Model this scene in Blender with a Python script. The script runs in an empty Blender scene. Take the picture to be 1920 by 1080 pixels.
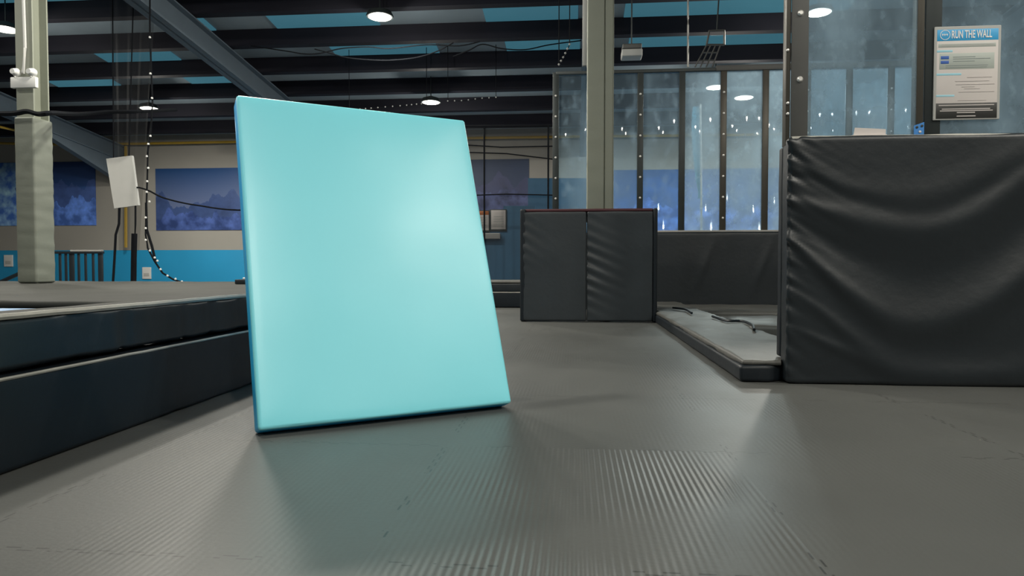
import bpy, bmesh, math, random
from mathutils import Vector, Matrix, noise
random.seed(7)
SC = bpy.context.scene
COL = SC.collection
# ------------------------------------------------------------------ camera, world, exposure
F = 1300.0; W, H = 1920.0, 1080.0
YAW = math.atan(118 / F); PITCH = math.atan(40 / F); CAMZ = 0.65
cam = bpy.data.cameras.new('camera'); camo = bpy.data.objects.new('camera', cam); COL.objects.link(camo)
cam.sensor_width = 36; cam.lens = 36 * F / W; cam.clip_end = 200
camo.location = (0, 0, CAMZ); camo.rotation_euler = (math.pi / 2 - PITCH, 0, YAW)
SC.camera = camo
SC.view_settings.view_transform = 'Standard'; SC.view_settings.look = 'None'
SC.view_settings.gamma = 1; SC.view_settings.use_curve_mapping = False
SC.view_settings.exposure = 0.0
LAMP_W = 225.0                                   # power of every high-bay lamp
world = bpy.data.worlds.new('world'); SC.world = world; world.use_nodes = True
bg = world.node_tree.nodes['Background']; bg.inputs[0].default_value = (0.45, 0.62, 0.72, 1); bg.inputs[1].default_value = 0.12

ROT = camo.rotation_euler.to_matrix()
def ray(px, py):
    return ROT @ Vector(((px - W / 2) / F, -(py - H / 2) / F, -1))
def PY(px, py, Y):
    r = ray(px, py); t = Y / r.y; return Vector((r.x * t, Y, CAMZ + r.z * t))
def PZ(px, py, z):
    r = ray(px, py); t = (z - CAMZ) / r.z; return Vector((r.x * t, r.y * t, z))

# ------------------------------------------------------------------ materials
def lin(c):
    return tuple(((v / 255) / 12.92 if v / 255 <= .04045 else ((v / 255 + .055) / 1.055) ** 2.4) for v in c)
class NT:
    def __init__(s, m): s.t = m.node_tree; s.n = s.t.nodes
    def new(s, k, **kw):
        n = s.n.new(k)
        for a, b in kw.items(): setattr(n, a, b)
        return n
    def link(s, a, b): s.t.links.new(a, b)
    def math(s, op, a, b=None, c=None):
        n = s.new('ShaderNodeMath', operation=op)
        for i, v in enumerate((a, b, c)):
            if v is None: continue
            if isinstance(v, (int, float)): n.inputs[i].default_value = v
            else: s.link(v, n.inputs[i])
        return n.outputs[0]
    def mix(s, f, a, b):
        n = s.new('ShaderNodeMix', data_type='RGBA')
        for i, v in ((0, f), (6, a), (7, b)):
            if isinstance(v, (int, float)): n.inputs[i].default_value = v
            elif isinstance(v, tuple): n.inputs[i].default_value = (*v, 1)
            else: s.link(v, n.inputs[i])
        return n.outputs[2]
    def noise(s, scale, detail=3, vec=None, stretch=None):
        if vec is None:
            vec = s.new('ShaderNodeTexCoord').outputs['Object']
        if stretch:
            mp = s.new('ShaderNodeMapping'); mp.inputs['Scale'].default_value = stretch
            s.link(vec, mp.inputs['Vector']); vec = mp.outputs[0]
        n = s.new('ShaderNodeTexNoise'); n.inputs['Scale'].default_value = scale; n.inputs['Detail'].default_value = detail
        s.link(vec, n.inputs['Vector']); return n.outputs[0]
def base(name):
    m = bpy.data.materials.new(name); m.use_nodes = True
    t = NT(m); return m, t, t.n['Principled BSDF']
def mat(name, rgb, rough=.6, metal=0, var=.12, scale=6, bump=0, bscale=30, spec=.5, linear=False, stretch=None):
    m, t, p = base(name)
    c = rgb if linear else lin(rgb)
    nz = t.noise(scale, 4, stretch=stretch)
    d = tuple(v * (1 - var) for v in c); l = tuple(min(1, v * (1 + var)) for v in c)
    t.link(t.mix(nz, d, l), p.inputs['Base Color'])
    p.inputs['Roughness'].default_value = rough; p.inputs['Metallic'].default_value = metal
    p.inputs['Specular IOR Level'].default_value = spec
    if bump:
        b = t.new('ShaderNodeBump'); b.inputs['Strength'].default_value = bump; b.inputs['Distance'].default_value = .01
        t.link(t.noise(bscale, 3), b.inputs['Height']); t.link(b.outputs[0], p.inputs['Normal'])
    return m
def emit(name, rgb, s):
    m, t, p = base(name)
    nz = t.noise(2, 2)
    t.link(t.mix(nz, tuple(v * .9 for v in rgb), rgb), p.inputs['Emission Color'])
    p.inputs['Emission Strength'].default_value = s; p.inputs['Base Color'].default_value = (*[min(1, v) for v in rgb], 1)
    return m
M = {}
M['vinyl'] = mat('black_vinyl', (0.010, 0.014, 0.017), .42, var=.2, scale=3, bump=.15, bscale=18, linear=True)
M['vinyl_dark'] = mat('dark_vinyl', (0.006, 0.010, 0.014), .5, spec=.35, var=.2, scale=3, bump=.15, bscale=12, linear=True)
M['vinyl_edge'] = mat('pale_lit_vinyl_edge', (0.36, 0.35, 0.31), .5, var=.3, scale=9, bump=.3, bscale=25, linear=True)  # pale colour stands in for light along the pad edges
M['pad_grey'] = mat('grey_pad_vinyl', (0.085, 0.085, 0.077), .5, var=.25, scale=2.5, bump=.3, bscale=8, linear=True)
M['pad_court'] = mat('court_pad_vinyl', (0.034, 0.035, 0.031), .8, spec=.25, var=.3, scale=1.2, bump=.3, bscale=8, linear=True)
M['box_vinyl'] = mat('charcoal_vinyl', (0.028, 0.034, 0.038), .45, var=.2, scale=3, bump=.15, bscale=18, linear=True)
M['sleeve'] = mat('cream_sleeve_vinyl', (0.135, 0.148, 0.122), .6, var=.1, scale=3, bump=.1, linear=True)
M['burgundy'] = mat('burgundy_piping', (70, 30, 36), .5)
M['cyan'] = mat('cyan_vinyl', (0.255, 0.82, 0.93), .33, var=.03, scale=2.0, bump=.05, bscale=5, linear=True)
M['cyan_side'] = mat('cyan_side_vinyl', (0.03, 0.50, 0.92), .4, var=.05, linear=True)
M['cream'] = mat('cream_column_paint', (0.195, 0.208, 0.165), .55, var=.08, scale=4, bump=.1, linear=True)
M['steel_beam'] = mat('grey_rafter_paint', (0.115, 0.15, 0.18), .6, var=.15, scale=2, linear=True)
M['purlin'] = mat('dark_purlin_paint', (0.014, 0.014, 0.021), .75, spec=.2, var=.35, scale=.8, linear=True)
M['roof'] = mat('roof_lining', (0.26, 0.33, 0.38), .7, var=.5, scale=.45, linear=True)
M['wall'] = mat('beige_wall_paint', (0.36, 0.345, 0.31), .8, var=.12, scale=.6, linear=True)
M['dado'] = mat('blue_wall_paint', (0.015, 0.29, 0.55), .6, var=.1, scale=1, linear=True)
M['bluewall'] = mat('blue_partition_paint', (0.06, 0.19, 0.34), .6, var=.15, scale=1, linear=True)
M['hallfloor'] = mat('hall_carpet', (0.11, 0.115, 0.12), .9, var=.2, linear=True)
M['frame'] = mat('dark_metal_frame', (0.035, 0.042, 0.042), .45, .4, var=.2, linear=True)
M['frame_bronze'] = mat('bronze_metal_frame', (0.075, 0.068, 0.055), .4, .4, var=.2, linear=True)
M['strip'] = mat('grey_metal_strip', (0.10, 0.10, 0.095), .5, .3, var=.12, linear=True)
M['rail'] = mat('pale_metal_rail', (0.33, 0.32, 0.30), .5, .2, var=.15, linear=True)
M['white'] = mat('white_plastic', (0.62, 0.62, 0.60), .5, var=.06, linear=True)
M['offwhite'] = mat('grey_white_board', (0.42, 0.42, 0.40), .6, var=.06, linear=True)
M['bolt'] = mat('zinc_bolt', (0.72, 0.70, 0.66), .35, .5, linear=True)
M['black'] = mat('black_cable', (0.006, 0.007, 0.009), .9, spec=.1, linear=True)
M['rail_black'] = mat('black_railing_paint', (0.010, 0.014, 0.018), .4, linear=True)
M['yellow'] = mat('yellow_gas_pipe', (0.42, 0.27, 0.03), .5, linear=True)
M['print_blue'] = mat('sign_blue_print', (0.04, 0.38, 0.72), .5, var=.03, linear=True)
M['print_navy'] = mat('sign_navy_print', (0.03, 0.11, 0.42), .5, var=.03, linear=True)
M['print_pale'] = mat('sign_pale_print', (0.33, 0.62, 0.72), .5, var=.03, linear=True)
M['print_grey'] = mat('sign_grey_print', (0.42, 0.46, 0.42), .5, var=.04, linear=True)
M['print_line'] = mat('sign_text_print', (0.26, 0.30, 0.29), .5, var=.04, linear=True)
M['print_faint'] = mat('sign_faint_print', (0.50, 0.46, 0.44), .5, var=.04, linear=True)
M['print_black'] = mat('sign_black_print', (0.02, 0.02, 0.018), .5, var=.04, linear=True)
M['print_orange'] = mat('notice_orange_print', (0.65, 0.20, 0.05), .5, var=.04, linear=True)
M['print_white'] = mat('sign_white_print', (0.88, 0.86, 0.84), .5, var=.02, linear=True)
M['paper'] = mat('white_paper', (0.66, 0.61, 0.58), .6, var=.04, linear=True)
M['blue_plastic'] = mat('blue_bracket_paint', (0.05, 0.24, 0.62), .5, linear=True)
M['bed'] = mat('blue_trampoline_bed', (0.10, 0.22, 0.42), .35, linear=True)
M['mesh_bed'] = mat('black_trampoline_mesh', (0.02, 0.02, 0.022), .7, linear=True)
M['banner'] = mat('pale_blue_banner', (0.12, 0.42, 0.62), .6, linear=True)
M['lens'] = emit('lit_lamp_lens', (1.0, 0.93, 0.74), 14)
M['bulb'] = emit('lit_string_bulb', (0.9, 0.95, 1.0), 0.9)
M['skylight'] = emit('daylit_roof_panel', (0.034, 0.115, 0.155), 0.9)

# floor of ribbed interlocking mats
def floor_mat():
    m, t, p = base('ribbed_rubber_floor_mats')
    co = t.new('ShaderNodeTexCoord').outputs['Object']
    sp = t.new('ShaderNodeSeparateXYZ'); t.link(co, sp.inputs[0]); X, Y = sp.outputs[0], sp.outputs[1]
    def seam(a, b, off):
        z = t.math('SIGN', t.math('SINE', t.math('MULTIPLY', b, 2 * math.pi / .075)))
        a2 = t.math('ADD', t.math('ADD', a, -off + 100.5), t.math('MULTIPLY', z, .007))
        f = t.math('ABSOLUTE', t.math('SUBTRACT', t.math('FRACT', a2), .5))
        return t.math('LESS_THAN', f, .0028)
    s = t.math('MAXIMUM', seam(X, Y, .537), seam(Y, X, 2.47))
    n1 = t.noise(.9, 5, co); n2 = t.noise(2.2, 5, co, (1, .4, 1)); n3 = t.noise(60, 2, co)
    c = t.mix(n1, (0.064, 0.067, 0.064), (0.102, 0.105, 0.099))
    c = t.mix(t.math('MULTIPLY', n3, .25), c, (0.07, 0.07, 0.064))
    brk = t.math('GREATER_THAN', t.noise(3.5, 2, co), .50)
    c = t.mix(t.math('MULTIPLY', t.math('MULTIPLY', s, brk), .65), c, (0.012, 0.012, 0.011))
    t.link(c, p.inputs['Base Color'])
    t.link(t.math('ADD', t.math('MULTIPLY', n2, .22), .30), p.inputs['Roughness'])
    p.inputs['Specular IOR Level'].default_value = .40
    rib = t.math('SINE', t.math('MULTIPLY', X, 2 * math.pi / .019))
    wear = t.new('ShaderNodeMapRange'); t.link(t.noise(1.3, 1, co), wear.inputs[0])
    wear.inputs[1].default_value = .42; wear.inputs[2].default_value = .60; wear.inputs[3].default_value = .15; wear.inputs[4].default_value = 1
    ina = t.math('MULTIPLY', t.math('LESS_THAN', t.math('ABSOLUTE', t.math('SUBTRACT', X, .037)), .5), t.math('LESS_THAN', Y, 2.47))
    fresh = t.math('ADD', t.math('MULTIPLY', ina, .85), .12)      # the mat in the middle is less worn
    hgt = t.math('MULTIPLY', t.math('MULTIPLY', t.math('MULTIPLY', rib, wear.outputs[0]), fresh), .0015)
    hgt = t.math('ADD', hgt, t.math('MULTIPLY', n3, .0006))
    b = t.new('ShaderNodeBump'); b.inputs['Strength'].default_value = .6; b.inputs['Distance'].default_value = 1
    t.link(hgt, b.inputs['Height']); t.link(b.outputs[0], p.inputs['Normal'])
    return m
M['floor'] = floor_mat()

def acrylic(name, haze, tint, smudge_scale=3.0, grow=.5):
    m, t, p = base(name); t.n.remove(p)
    out = t.n['Material Output']
    tr = t.new('ShaderNodeBsdfTransparent'); tr.inputs[0].default_value = (*tint, 1)
    gl = t.new('ShaderNodeBsdfGlossy'); gl.inputs['Roughness'].default_value = .03; gl.inputs[0].default_value = (1, 1, 1, 1)
    df = t.new('ShaderNodeBsdfDiffuse'); df.inputs[0].default_value = (.55, .70, .80, 1)
    tl = t.new('ShaderNodeBsdfTranslucent'); tl.inputs[0].default_value = (.55, .70, .80, 1)
    ms = t.new('ShaderNodeMixShader'); t.link(df.outputs[0], ms.inputs[1]); t.link(tl.outputs[0], ms.inputs[2]); ms.inputs[0].default_value = .55
    n = t.noise(smudge_scale, 8, stretch=(1, 1, .6)); n2 = t.noise(smudge_scale * 5, 6, stretch=(1.1, 1, .85))
    mr = t.new('ShaderNodeMapRange'); t.link(n, mr.inputs[0]); mr.inputs[1].default_value = .42; mr.inputs[2].default_value = .78
    mr.inputs[3].default_value = haze; mr.inputs[4].default_value = haze + grow
    mr2 = t.new('ShaderNodeMapRange'); t.link(n2, mr2.inputs[0]); mr2.inputs[1].default_value = .54; mr2.inputs[2].default_value = .74
    mr2.inputs[3].default_value = 0; mr2.inputs[4].default_value = .45 * grow
    f = t.math('MINIMUM', t.math('ADD', mr.outputs[0], mr2.outputs[0]), .9)
    m1 = t.new('ShaderNodeMixShader'); t.link(f, m1.inputs[0]); t.link(tr.outputs[0], m1.inputs[1]); t.link(ms.outputs[0], m1.inputs[2])
    fr = t.new('ShaderNodeFresnel'); fr.inputs[0].default_value = 1.27
    m2 = t.new('ShaderNodeMixShader'); t.link(fr.outputs[0], m2.inputs[0]); t.link(m1.outputs[0], m2.inputs[1]); t.link(gl.outputs[0], m2.inputs[2])
    t.link(m2.outputs[0], out.inputs[0]); return m
M['acrylic_near'] = acrylic('smeared_acrylic', .20, (.72, .82, .88), 3.5, .34)
M['acrylic_far'] = acrylic('clear_scuffed_acrylic', .06, (.72, .82, .88), 1.2, .30)
M['acrylic_scuffed'] = acrylic('cloudy_scuffed_acrylic', .26, (.80, .88, .92), 1.6, .45)
def net_mat(name, cover, rgb):
    m, t, p = base(name); out = t.n['Material Output']
    p.inputs['Base Color'].default_value = (*rgb, 1); p.inputs['Roughness'].default_value = .8
    tr = t.new('ShaderNodeBsdfTransparent'); ms = t.new('ShaderNodeMixShader')
    f = t.math('ADD', t.math('MULTIPLY', t.noise(1.2, 2), .2), cover - .1)
    t.link(f, ms.inputs[0]); t.link(tr.outputs[0], ms.inputs[1]); t.link(p.outputs[0], ms.inputs[2]); t.link(ms.outputs[0], out.inputs[0])
    return m
M['net'] = net_mat('dark_safety_netting', .5, (.006, .009, .012))
M['net_light'] = net_mat('thin_safety_netting', .28, (.01, .012, .014))
def mural(name, seed, sky0, sky1, far, near, hor=.55, bright=None):
    m, t, p = base(name)
    g = t.new('ShaderNodeTexCoord').outputs['Generated']; o = t.new('ShaderNodeTexCoord').outputs['Object']
    sp = t.new('ShaderNodeSeparateXYZ'); t.link(g, sp.inputs[0]); z = sp.outputs[2]
    mp = t.new('ShaderNodeMapping'); mp.inputs['Location'].default_value = (seed, seed * 2, 0); mp.inputs['Scale'].default_value = (1, 1, .05); t.link(o, mp.inputs[0])
    ridge = t.noise(1.3, 8, mp.outputs[0]); ridge2 = t.noise(1.7, 5, mp.outputs[0])
    mp2 = t.new('ShaderNodeMapping'); mp2.inputs['Location'].default_value = (seed, 3, 1); t.link(o, mp2.inputs[0])
    tex = t.noise(3.2, 6, mp2.outputs[0])
    c = t.mix(z, sky0, sky1)
    h1 = t.math('ADD', t.math('MULTIPLY', ridge, 1.1), hor - .55)
    c = t.mix(t.math('LESS_THAN', z, h1), c, t.mix(tex, tuple(v * .5 for v in far), tuple(v * 1.6 for v in far)))
    h2 = t.math('ADD', t.math('MULTIPLY', ridge2, .9), hor - .72)
    cr = t.math('MULTIPLY', t.math('SUBTRACT', tex, .38), 3.2)
    c2 = t.mix(t.math('MINIMUM', t.math('MAXIMUM', cr, 0), 1), near, tuple(min(1, v * 2.6 + .03) for v in near))
    c = t.mix(t.math('LESS_THAN', z, h2), c, c2)
    if bright:                                   # the printed ice glow at one end of the picture
        tx = t.math('LESS_THAN', t.math('ADD', sp.outputs[0], t.math('MULTIPLY', tex, .12)), bright + .06)
        c = t.mix(t.math('MULTIPLY', tx, .75), c, t.mix(t.math('MINIMUM', t.math('MAXIMUM', cr, 0), 1), (.05, .16, .55), (.45, .75, .85)))
    t.link(c, p.inputs['Base Color']); p.inputs['Roughness'].default_value = .55
    return m
M['mural_a'] = mural('frozen_cave_mural', 3.1, (.03, .12, .40), (.02, .05, .16), (.05, .10, .30), (.05, .12, .40), .62, .68)
M['mural_b'] = mural('snow_forest_mural', 9.4, (.22, .26, .42), (.015, .07, .22), (.05, .09, .24), (.03, .06, .20), .50)
M['mural_c'] = mural('dark_peaks_mural', 5.7, (.05, .07, .16), (.02, .04, .10), (.05, .06, .15), (.03, .04, .11), .60)
M['mural_d'] = mural('blue_slope_mural', 1.3, (.04, .12, .36), (.04, .12, .34), (.05, .13, .36), (.05, .12, .36), .75)

# ------------------------------------------------------------------ mesh helpers
class MB:
    """collects faces in world coordinates; make() links ONE mesh object"""
    def __init__(s): s.v = []; s.f = []
    def add(s, vs, fs):
        o = len(s.v); s.v += [Vector(v) for v in vs]; s.f += [tuple(i + o for i in f) for f in fs]; return s
    def rbox(s, x0, x1, y0, y1, z0, z1, r=.01, step=None, disp=None, rs=3, xf=None):
        lo = (x0, y0, z0); hi = (x1, y1, z1)
        r = min(r, (x1 - x0) * .499, (y1 - y0) * .499, (z1 - z0) * .499)
        ax = []
        for k in range(3):
            a = [lo[k] + r * (1 - math.tan(math.pi / 4 * (1 - i / rs))) if rs else lo[k] for i in range(rs + 1)]
            b = [lo[k] + hi[k] - v for v in reversed(a)]
            mid = []
            if step:
                n = max(1, int(round((b[0] - a[-1]) / (step[k] if isinstance(step, tuple) else step))))
                mid = [a[-1] + (b[0] - a[-1]) * i / n for i in range(1, n)]
            ax.append(a + mid + b)
        idx = {}; vs = []; fs = []
        def vid(i, j, k):
            key = (i, j, k)
            if key not in idx:
                p = Vector((ax[0][i], ax[1][j], ax[2][k]))
                q = Vector(tuple(min(max(p[c], lo[c] + r), hi[c] - r) for c in range(3)))
                d = p - q
                nn = d.normalized() if d.length > 1e-9 else Vector((0, 0, 0))
                if d.length > 1e-9: p = q + nn * r
                if disp: p = p + nn * disp(p, nn)
                if xf: p = xf @ p
                idx[key] = len(vs); vs.append(p)
            return idx[key]
        nx, ny, nz = (len(a) - 1 for a in ax)
        for i in range(nx):
            for j in range(ny):
                fs.append((vid(i, j, 0), vid(i, j + 1, 0), vid(i + 1, j + 1, 0), vid(i + 1, j, 0)))
                fs.append((vid(i, j, nz), vid(i + 1, j, nz), vid(i + 1, j + 1, nz), vid(i, j + 1, nz)))
        for i in range(nx):
            for k in range(nz):
                fs.append((vid(i, 0, k), vid(i + 1, 0, k), vid(i + 1, 0, k + 1), vid(i, 0, k + 1)))
                fs.append((vid(i, ny, k), vid(i, ny, k + 1), vid(i + 1, ny, k + 1), vid(i + 1, ny, k)))
        for j in range(ny):
            for k in range(nz):
                fs.append((vid(0, j, k), vid(0, j, k + 1), vid(0, j + 1, k + 1), vid(0, j + 1, k)))
                fs.append((vid(nx, j, k), vid(nx, j + 1, k), vid(nx, j + 1, k + 1), vid(nx, j, k + 1)))
        return s.add(vs, fs)
    def tube(s, pts, r, n=8, cap=True):
        pts = [Vector(p) for p in pts]; vs = []; fs = []
        for i, p in enumerate(pts):
            d = (pts[min(i + 1, len(pts) - 1)] - pts[max(i - 1, 0)]).normalized()
            a = d.cross(Vector((0, 0, 1)))
            if a.length < .05: a = d.cross(Vector((0, 1, 0)))
            a.normalize(); b = d.cross(a)
            for k in range(n):
                t = 2 * math.pi * k / n; vs.append(p + a * math.cos(t) * r + b * math.sin(t) * r)
        for i in range(len(pts) - 1):
            for k in range(n):
                fs.append((i * n + k, i * n + (k + 1) % n, (i + 1) * n + (k + 1) % n, (i + 1) * n + k))
        if cap: fs.append(tuple(range(n - 1, -1, -1))); fs.append(tuple((len(pts) - 1) * n + k for k in range(n)))
        return s.add(vs, fs)
    def lathe(s, prof, c, axis='z', n=24):
        c = Vector(c); vs = []; fs = []
        for r, h in prof:
            for k in range(n):
                t = 2 * math.pi * k / n; q = Vector((r * math.cos(t), r * math.sin(t), h))
                if axis == 'y': q = Vector((q.x, q.z, q.y))
                vs.append(c + q)
        for i in range(len(prof) - 1):
            for k in range(n):
                fs.append((i * n + k, i * n + (k + 1) % n, (i + 1) * n + (k + 1) % n, (i + 1) * n + k))
        fs.append(tuple(range(n))); fs.append(tuple((len(prof) - 1) * n + k for k in range(n)))
        return s.add(vs, fs)
    def prism(s, poly, z0, z1):
        n = len(poly); vs = [(x, y, z0) for x, y in poly] + [(x, y, z1) for x, y in poly]
        fs = [tuple(range(n - 1, -1, -1)), tuple(range(n, 2 * n))] + [(i, (i + 1) % n, n + (i + 1) % n, n + i) for i in range(n)]
        return s.add(vs, fs)
    def prism_y(s, poly, y0, y1):      # polygon in X,Z
        n = len(poly); vs = [(x, y0, z) for x, z in poly] + [(x, y1, z) for x, z in poly]
        fs = [tuple(range(n)), tuple(range(2 * n - 1, n - 1, -1))] + [((i + 1) % n, i, n + i, n + (i + 1) % n) for i in range(n)]
        return s.add(vs, fs)
    def prism_x(s, poly, x0, x1):      # polygon in Y,Z
        n = len(poly); vs = [(x0, y, z) for y, z in poly] + [(x1, y, z) for y, z in poly]
        fs = [tuple(range(n)), tuple(range(2 * n - 1, n - 1, -1))] + [((i + 1) % n, i, n + i, n + (i + 1) % n) for i in range(n)]
        return s.add(vs, fs)
    def make(s, name, m, parent=None, smooth=True, origin=None):
        if parent is not None:
            org = Vector(parent['_o'])
        elif origin is not None: org = Vector(origin)
        else:
            xs = [v.x for v in s.v]; ys = [v.y for v in s.v]; zs = [v.z for v in s.v]
            org = Vector(((min(xs) + max(xs)) / 2, (min(ys) + max(ys)) / 2, min(zs)))
        me = bpy.data.meshes.new(name)
        me.from_pydata([tuple(v - org) for v in s.v], [], s.f); me.validate()
        bm = bmesh.new(); bm.from_mesh(me); bmesh.ops.recalc_face_normals(bm, faces=bm.faces[:]); bm.to_mesh(me); bm.free()
        if smooth:
            me.polygons.foreach_set('use_smooth', [True] * len(me.polygons))
            try: me.set_sharp_from_angle(angle=math.radians(40))
            except Exception: pass
        me.materials.append(M[m] if isinstance(m, str) else m)
        o = bpy.data.objects.new(name, me); COL.objects.link(o)
        if parent is not None:
            o.parent = parent
        else:
            o.location = org
        o['_o'] = tuple(org)
        return o
def tag(o, label, cat, group=None, kind=None):
    o['label'] = label; o['category'] = cat
    if group: o['group'] = group
    if kind: o['kind'] = kind
    return o
def thing(name, label, cat, loc, group=None):
    o = bpy.data.objects.new(name, None); COL.objects.link(o); o.empty_display_size = .1
    o.location = loc; o['_o'] = tuple(loc); return tag(o, label, cat, group)
def struct(o, label=None):
    o['kind'] = 'structure'
    if label: o['label'] = label
    return o
def dup(o, parent=None):
    c = o.copy(); COL.objects.link(c)
    if parent is not None: c.parent = parent
    for ch in o.children: dup(ch, c)
    return c
def box(x0, x1, y0, y1, z0, z1, r=.004, **k): return MB().rbox(x0, x1, y0, y1, z0, z1, r, rs=1, **k)
def fbm(p, s=1.0): return noise.noise(Vector(p) * s)

# ------------------------------------------------------------------ the shell
YW = 22.3                                     # back wall
RS = .11                                      # roof fall per metre towards the back wall
def zr(y, h): return CAMZ + h - RS * y
XL, XR, YB = -24.0, 17.0, -9.0
GF = -.9
struct(box(XL, XR, YB, YW + .2, GF - .1, GF).make('floor', 'hallfloor'), 'dark hall floor below the raised mat deck')
struct(MB().prism_x([(YB, zr(YB, 6.87)), (YW + .2, zr(YW + .2, 6.87)), (YW + .2, zr(YW + .2, 6.97)), (YB, zr(YB, 6.97))], XL, XR).make('ceiling', 'roof', smooth=False), 'pitched roof lining between dark purlins')
struct(box(XL, XR, YW, YW + .2, GF, zr(YW, 6.9)).make('wall_back', 'wall'), 'beige rear wall of the hall')
struct(box(XL - .2, XL, YB, YW, GF, 9.5).make('wall_left', 'wall'))
struct(box(XR, XR + .2, YB, YW, GF, 9.5).make('wall_right', 'wall'))
zd = PY(280, 469, YW).z
struct(box(XL, XR, YW - .02, YW, GF, zd).make('trim_1', 'dado'), 'bright blue painted lower band of the rear wall')
# purlins
for i in range(-11, 15):
    y = 13.35 + (i - 4) * 1.5
    if y > YW - .1: break
    z = zr(y, 6.5)
    o = MB().prism_x([(y, z), (y + .22, z), (y + .22, z + .03), (y + .03, z + .03), (y + .03, z + .36), (y, z + .36)], XL, XR).make('purlin', 'purlin', smooth=False)
    struct(o)
# rafters (I section)
def rafter(x, w=.24, hr=5.95, hw=.5, y1=YW):
    b = MB()
    for (xa, xb, ha, hb) in ((x - w / 2, x + w / 2, hr, hr + .04), (x - .02, x + .02, hr, hr + hw), (x - w / 2, x + w / 2, hr + hw, hr + hw + .03)):
        b.prism_x([(YB, zr(YB, ha)), (y1, zr(y1, ha)), (y1, zr(y1, hb)), (YB, zr(YB, hb))], xa, xb)
    # fly braces up to the purlins
    return b
for k, (x, w) in enumerate(((-15.2, .3), (-7.75, .3), (.24, .2), (8.4, .3))):
    struct(rafter(x, w).make('rafter', 'steel_beam', smooth=False))
struct(MB().prism_x([(18.2, zr(18.2, 5.95)), (YW, zr(YW, 5.95)), (YW, zr(YW, 5.2))], -15.3, -15.1).make('rafter_haunch', 'steel_beam', smooth=False))
# translucent daylight sheets in the roof, between the purlins
sk = 0
for i, segs in {3: ((-13, -8.2), (-2.2, 1.5), (2.2, 6.5)), 4: ((-8.6, -7.9), (-6.5, -4.2), (-1.9, .05), (1.0, 5.5)), 5: ((-11.5, -9.6), (-5.7, -3.2), (-1.6, .1), (1.2, 5.0)), 6: ((-14, -12.2), (-10.2, -9))}.items():
    y = 13.35 + (i - 4) * 1.5
    for (a, b_) in segs:
        sk += 1
        y0, y1 = y + .06, y + 1.47
        o = MB().prism_x([(y0, zr(y0, 6.84)), (y1, zr(y1, 6.84)), (y1, zr(y1, 6.865)), (y0, zr(y0, 6.865))], a, b_).make('window_%d' % sk, 'skylight', smooth=False)
        struct(o)

# ------------------------------------------------------------------ mat deck
struct(MB().prism([(-2.4, -4), (7, -4), (7, 4.2), (1.2, 4.2), (1.2, 11.6), (-2.4, 11.6)], -.05, 0).make('floor', 'floor', smooth=False, origin=(0, 0, 0)), 'grey ribbed interlocking rubber mats of the deck')

# ------------------------------------------------------------------ cyan slab
def slab():
    BL = PZ(485, 822, 0); BR = PZ(960, 768, 0)
    u = (BR - BL); w = u.length; u.normalize(); n = Vector((-u.y, u.x, 0))
    if n.y < 0: n = -n
    s = .50; hz = 1.37; Lh = math.hypot(s, hz)
    up = (n * s + Vector((0, 0, hz))).normalized(); bk = u.cross(up)
    if bk.y < 0: bk = -bk
    th = .10
    t = thing('foam_slab', 'large cyan vinyl foam slab leaning upright on the ribbed mat floor', 'foam mat', BL.lerp(BR, .5) + Vector((0, 0, 0)))
    xf = Matrix.Translation(BL + Vector((0, 0, .003))) @ Matrix(((u.x, bk.x, up.x, 0), (u.y, bk.y, up.y, 0), (u.z, bk.z, up.z, 0), (0, 0, 0, 1)))
    def dp(p, nn):
        if nn.y > -.9: return 0
        e = min(p.x, w - p.x, p.z, Lh - p.z) 
        return .008 * (1 - math.exp(-max(e, 0) / .12)) + .003 * fbm((p.x, 0, p.z), 3)
    # lift so lowest back corner touches the floor
    b = MB().rbox(0, w, 0, .014, 0, Lh, .0069, step=(.03, .03, .03), xf=xf, disp=lambda p, nn: dp(p, nn) if nn.y < -.99 else 0)
    zmin = 0
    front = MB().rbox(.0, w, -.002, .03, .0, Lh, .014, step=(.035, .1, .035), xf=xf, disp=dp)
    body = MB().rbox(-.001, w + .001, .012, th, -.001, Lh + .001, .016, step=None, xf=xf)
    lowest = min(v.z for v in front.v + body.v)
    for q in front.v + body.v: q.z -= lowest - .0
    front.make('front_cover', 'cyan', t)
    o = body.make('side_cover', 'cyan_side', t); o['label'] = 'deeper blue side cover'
    # foam wedge behind that keeps it standing
    inset = .18
    c0 = BL + u * inset + n * (th + .015); c1 = BL + u * (w - inset) + n * (th + .015)
    hh = .95; sl = s / hz
    vs = []
    for c in (c0, c1):
        vs += [c + n * .02, c + n * .60, c + n * (.02 + sl * hh + .02) + Vector((0, 0, hh)), c + n * (.02 + sl * hh - .0) + Vector((0, 0, hh))]
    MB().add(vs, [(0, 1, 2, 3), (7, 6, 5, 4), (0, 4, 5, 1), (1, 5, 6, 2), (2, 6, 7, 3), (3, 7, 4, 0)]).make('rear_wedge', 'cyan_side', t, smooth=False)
slab()

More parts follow.
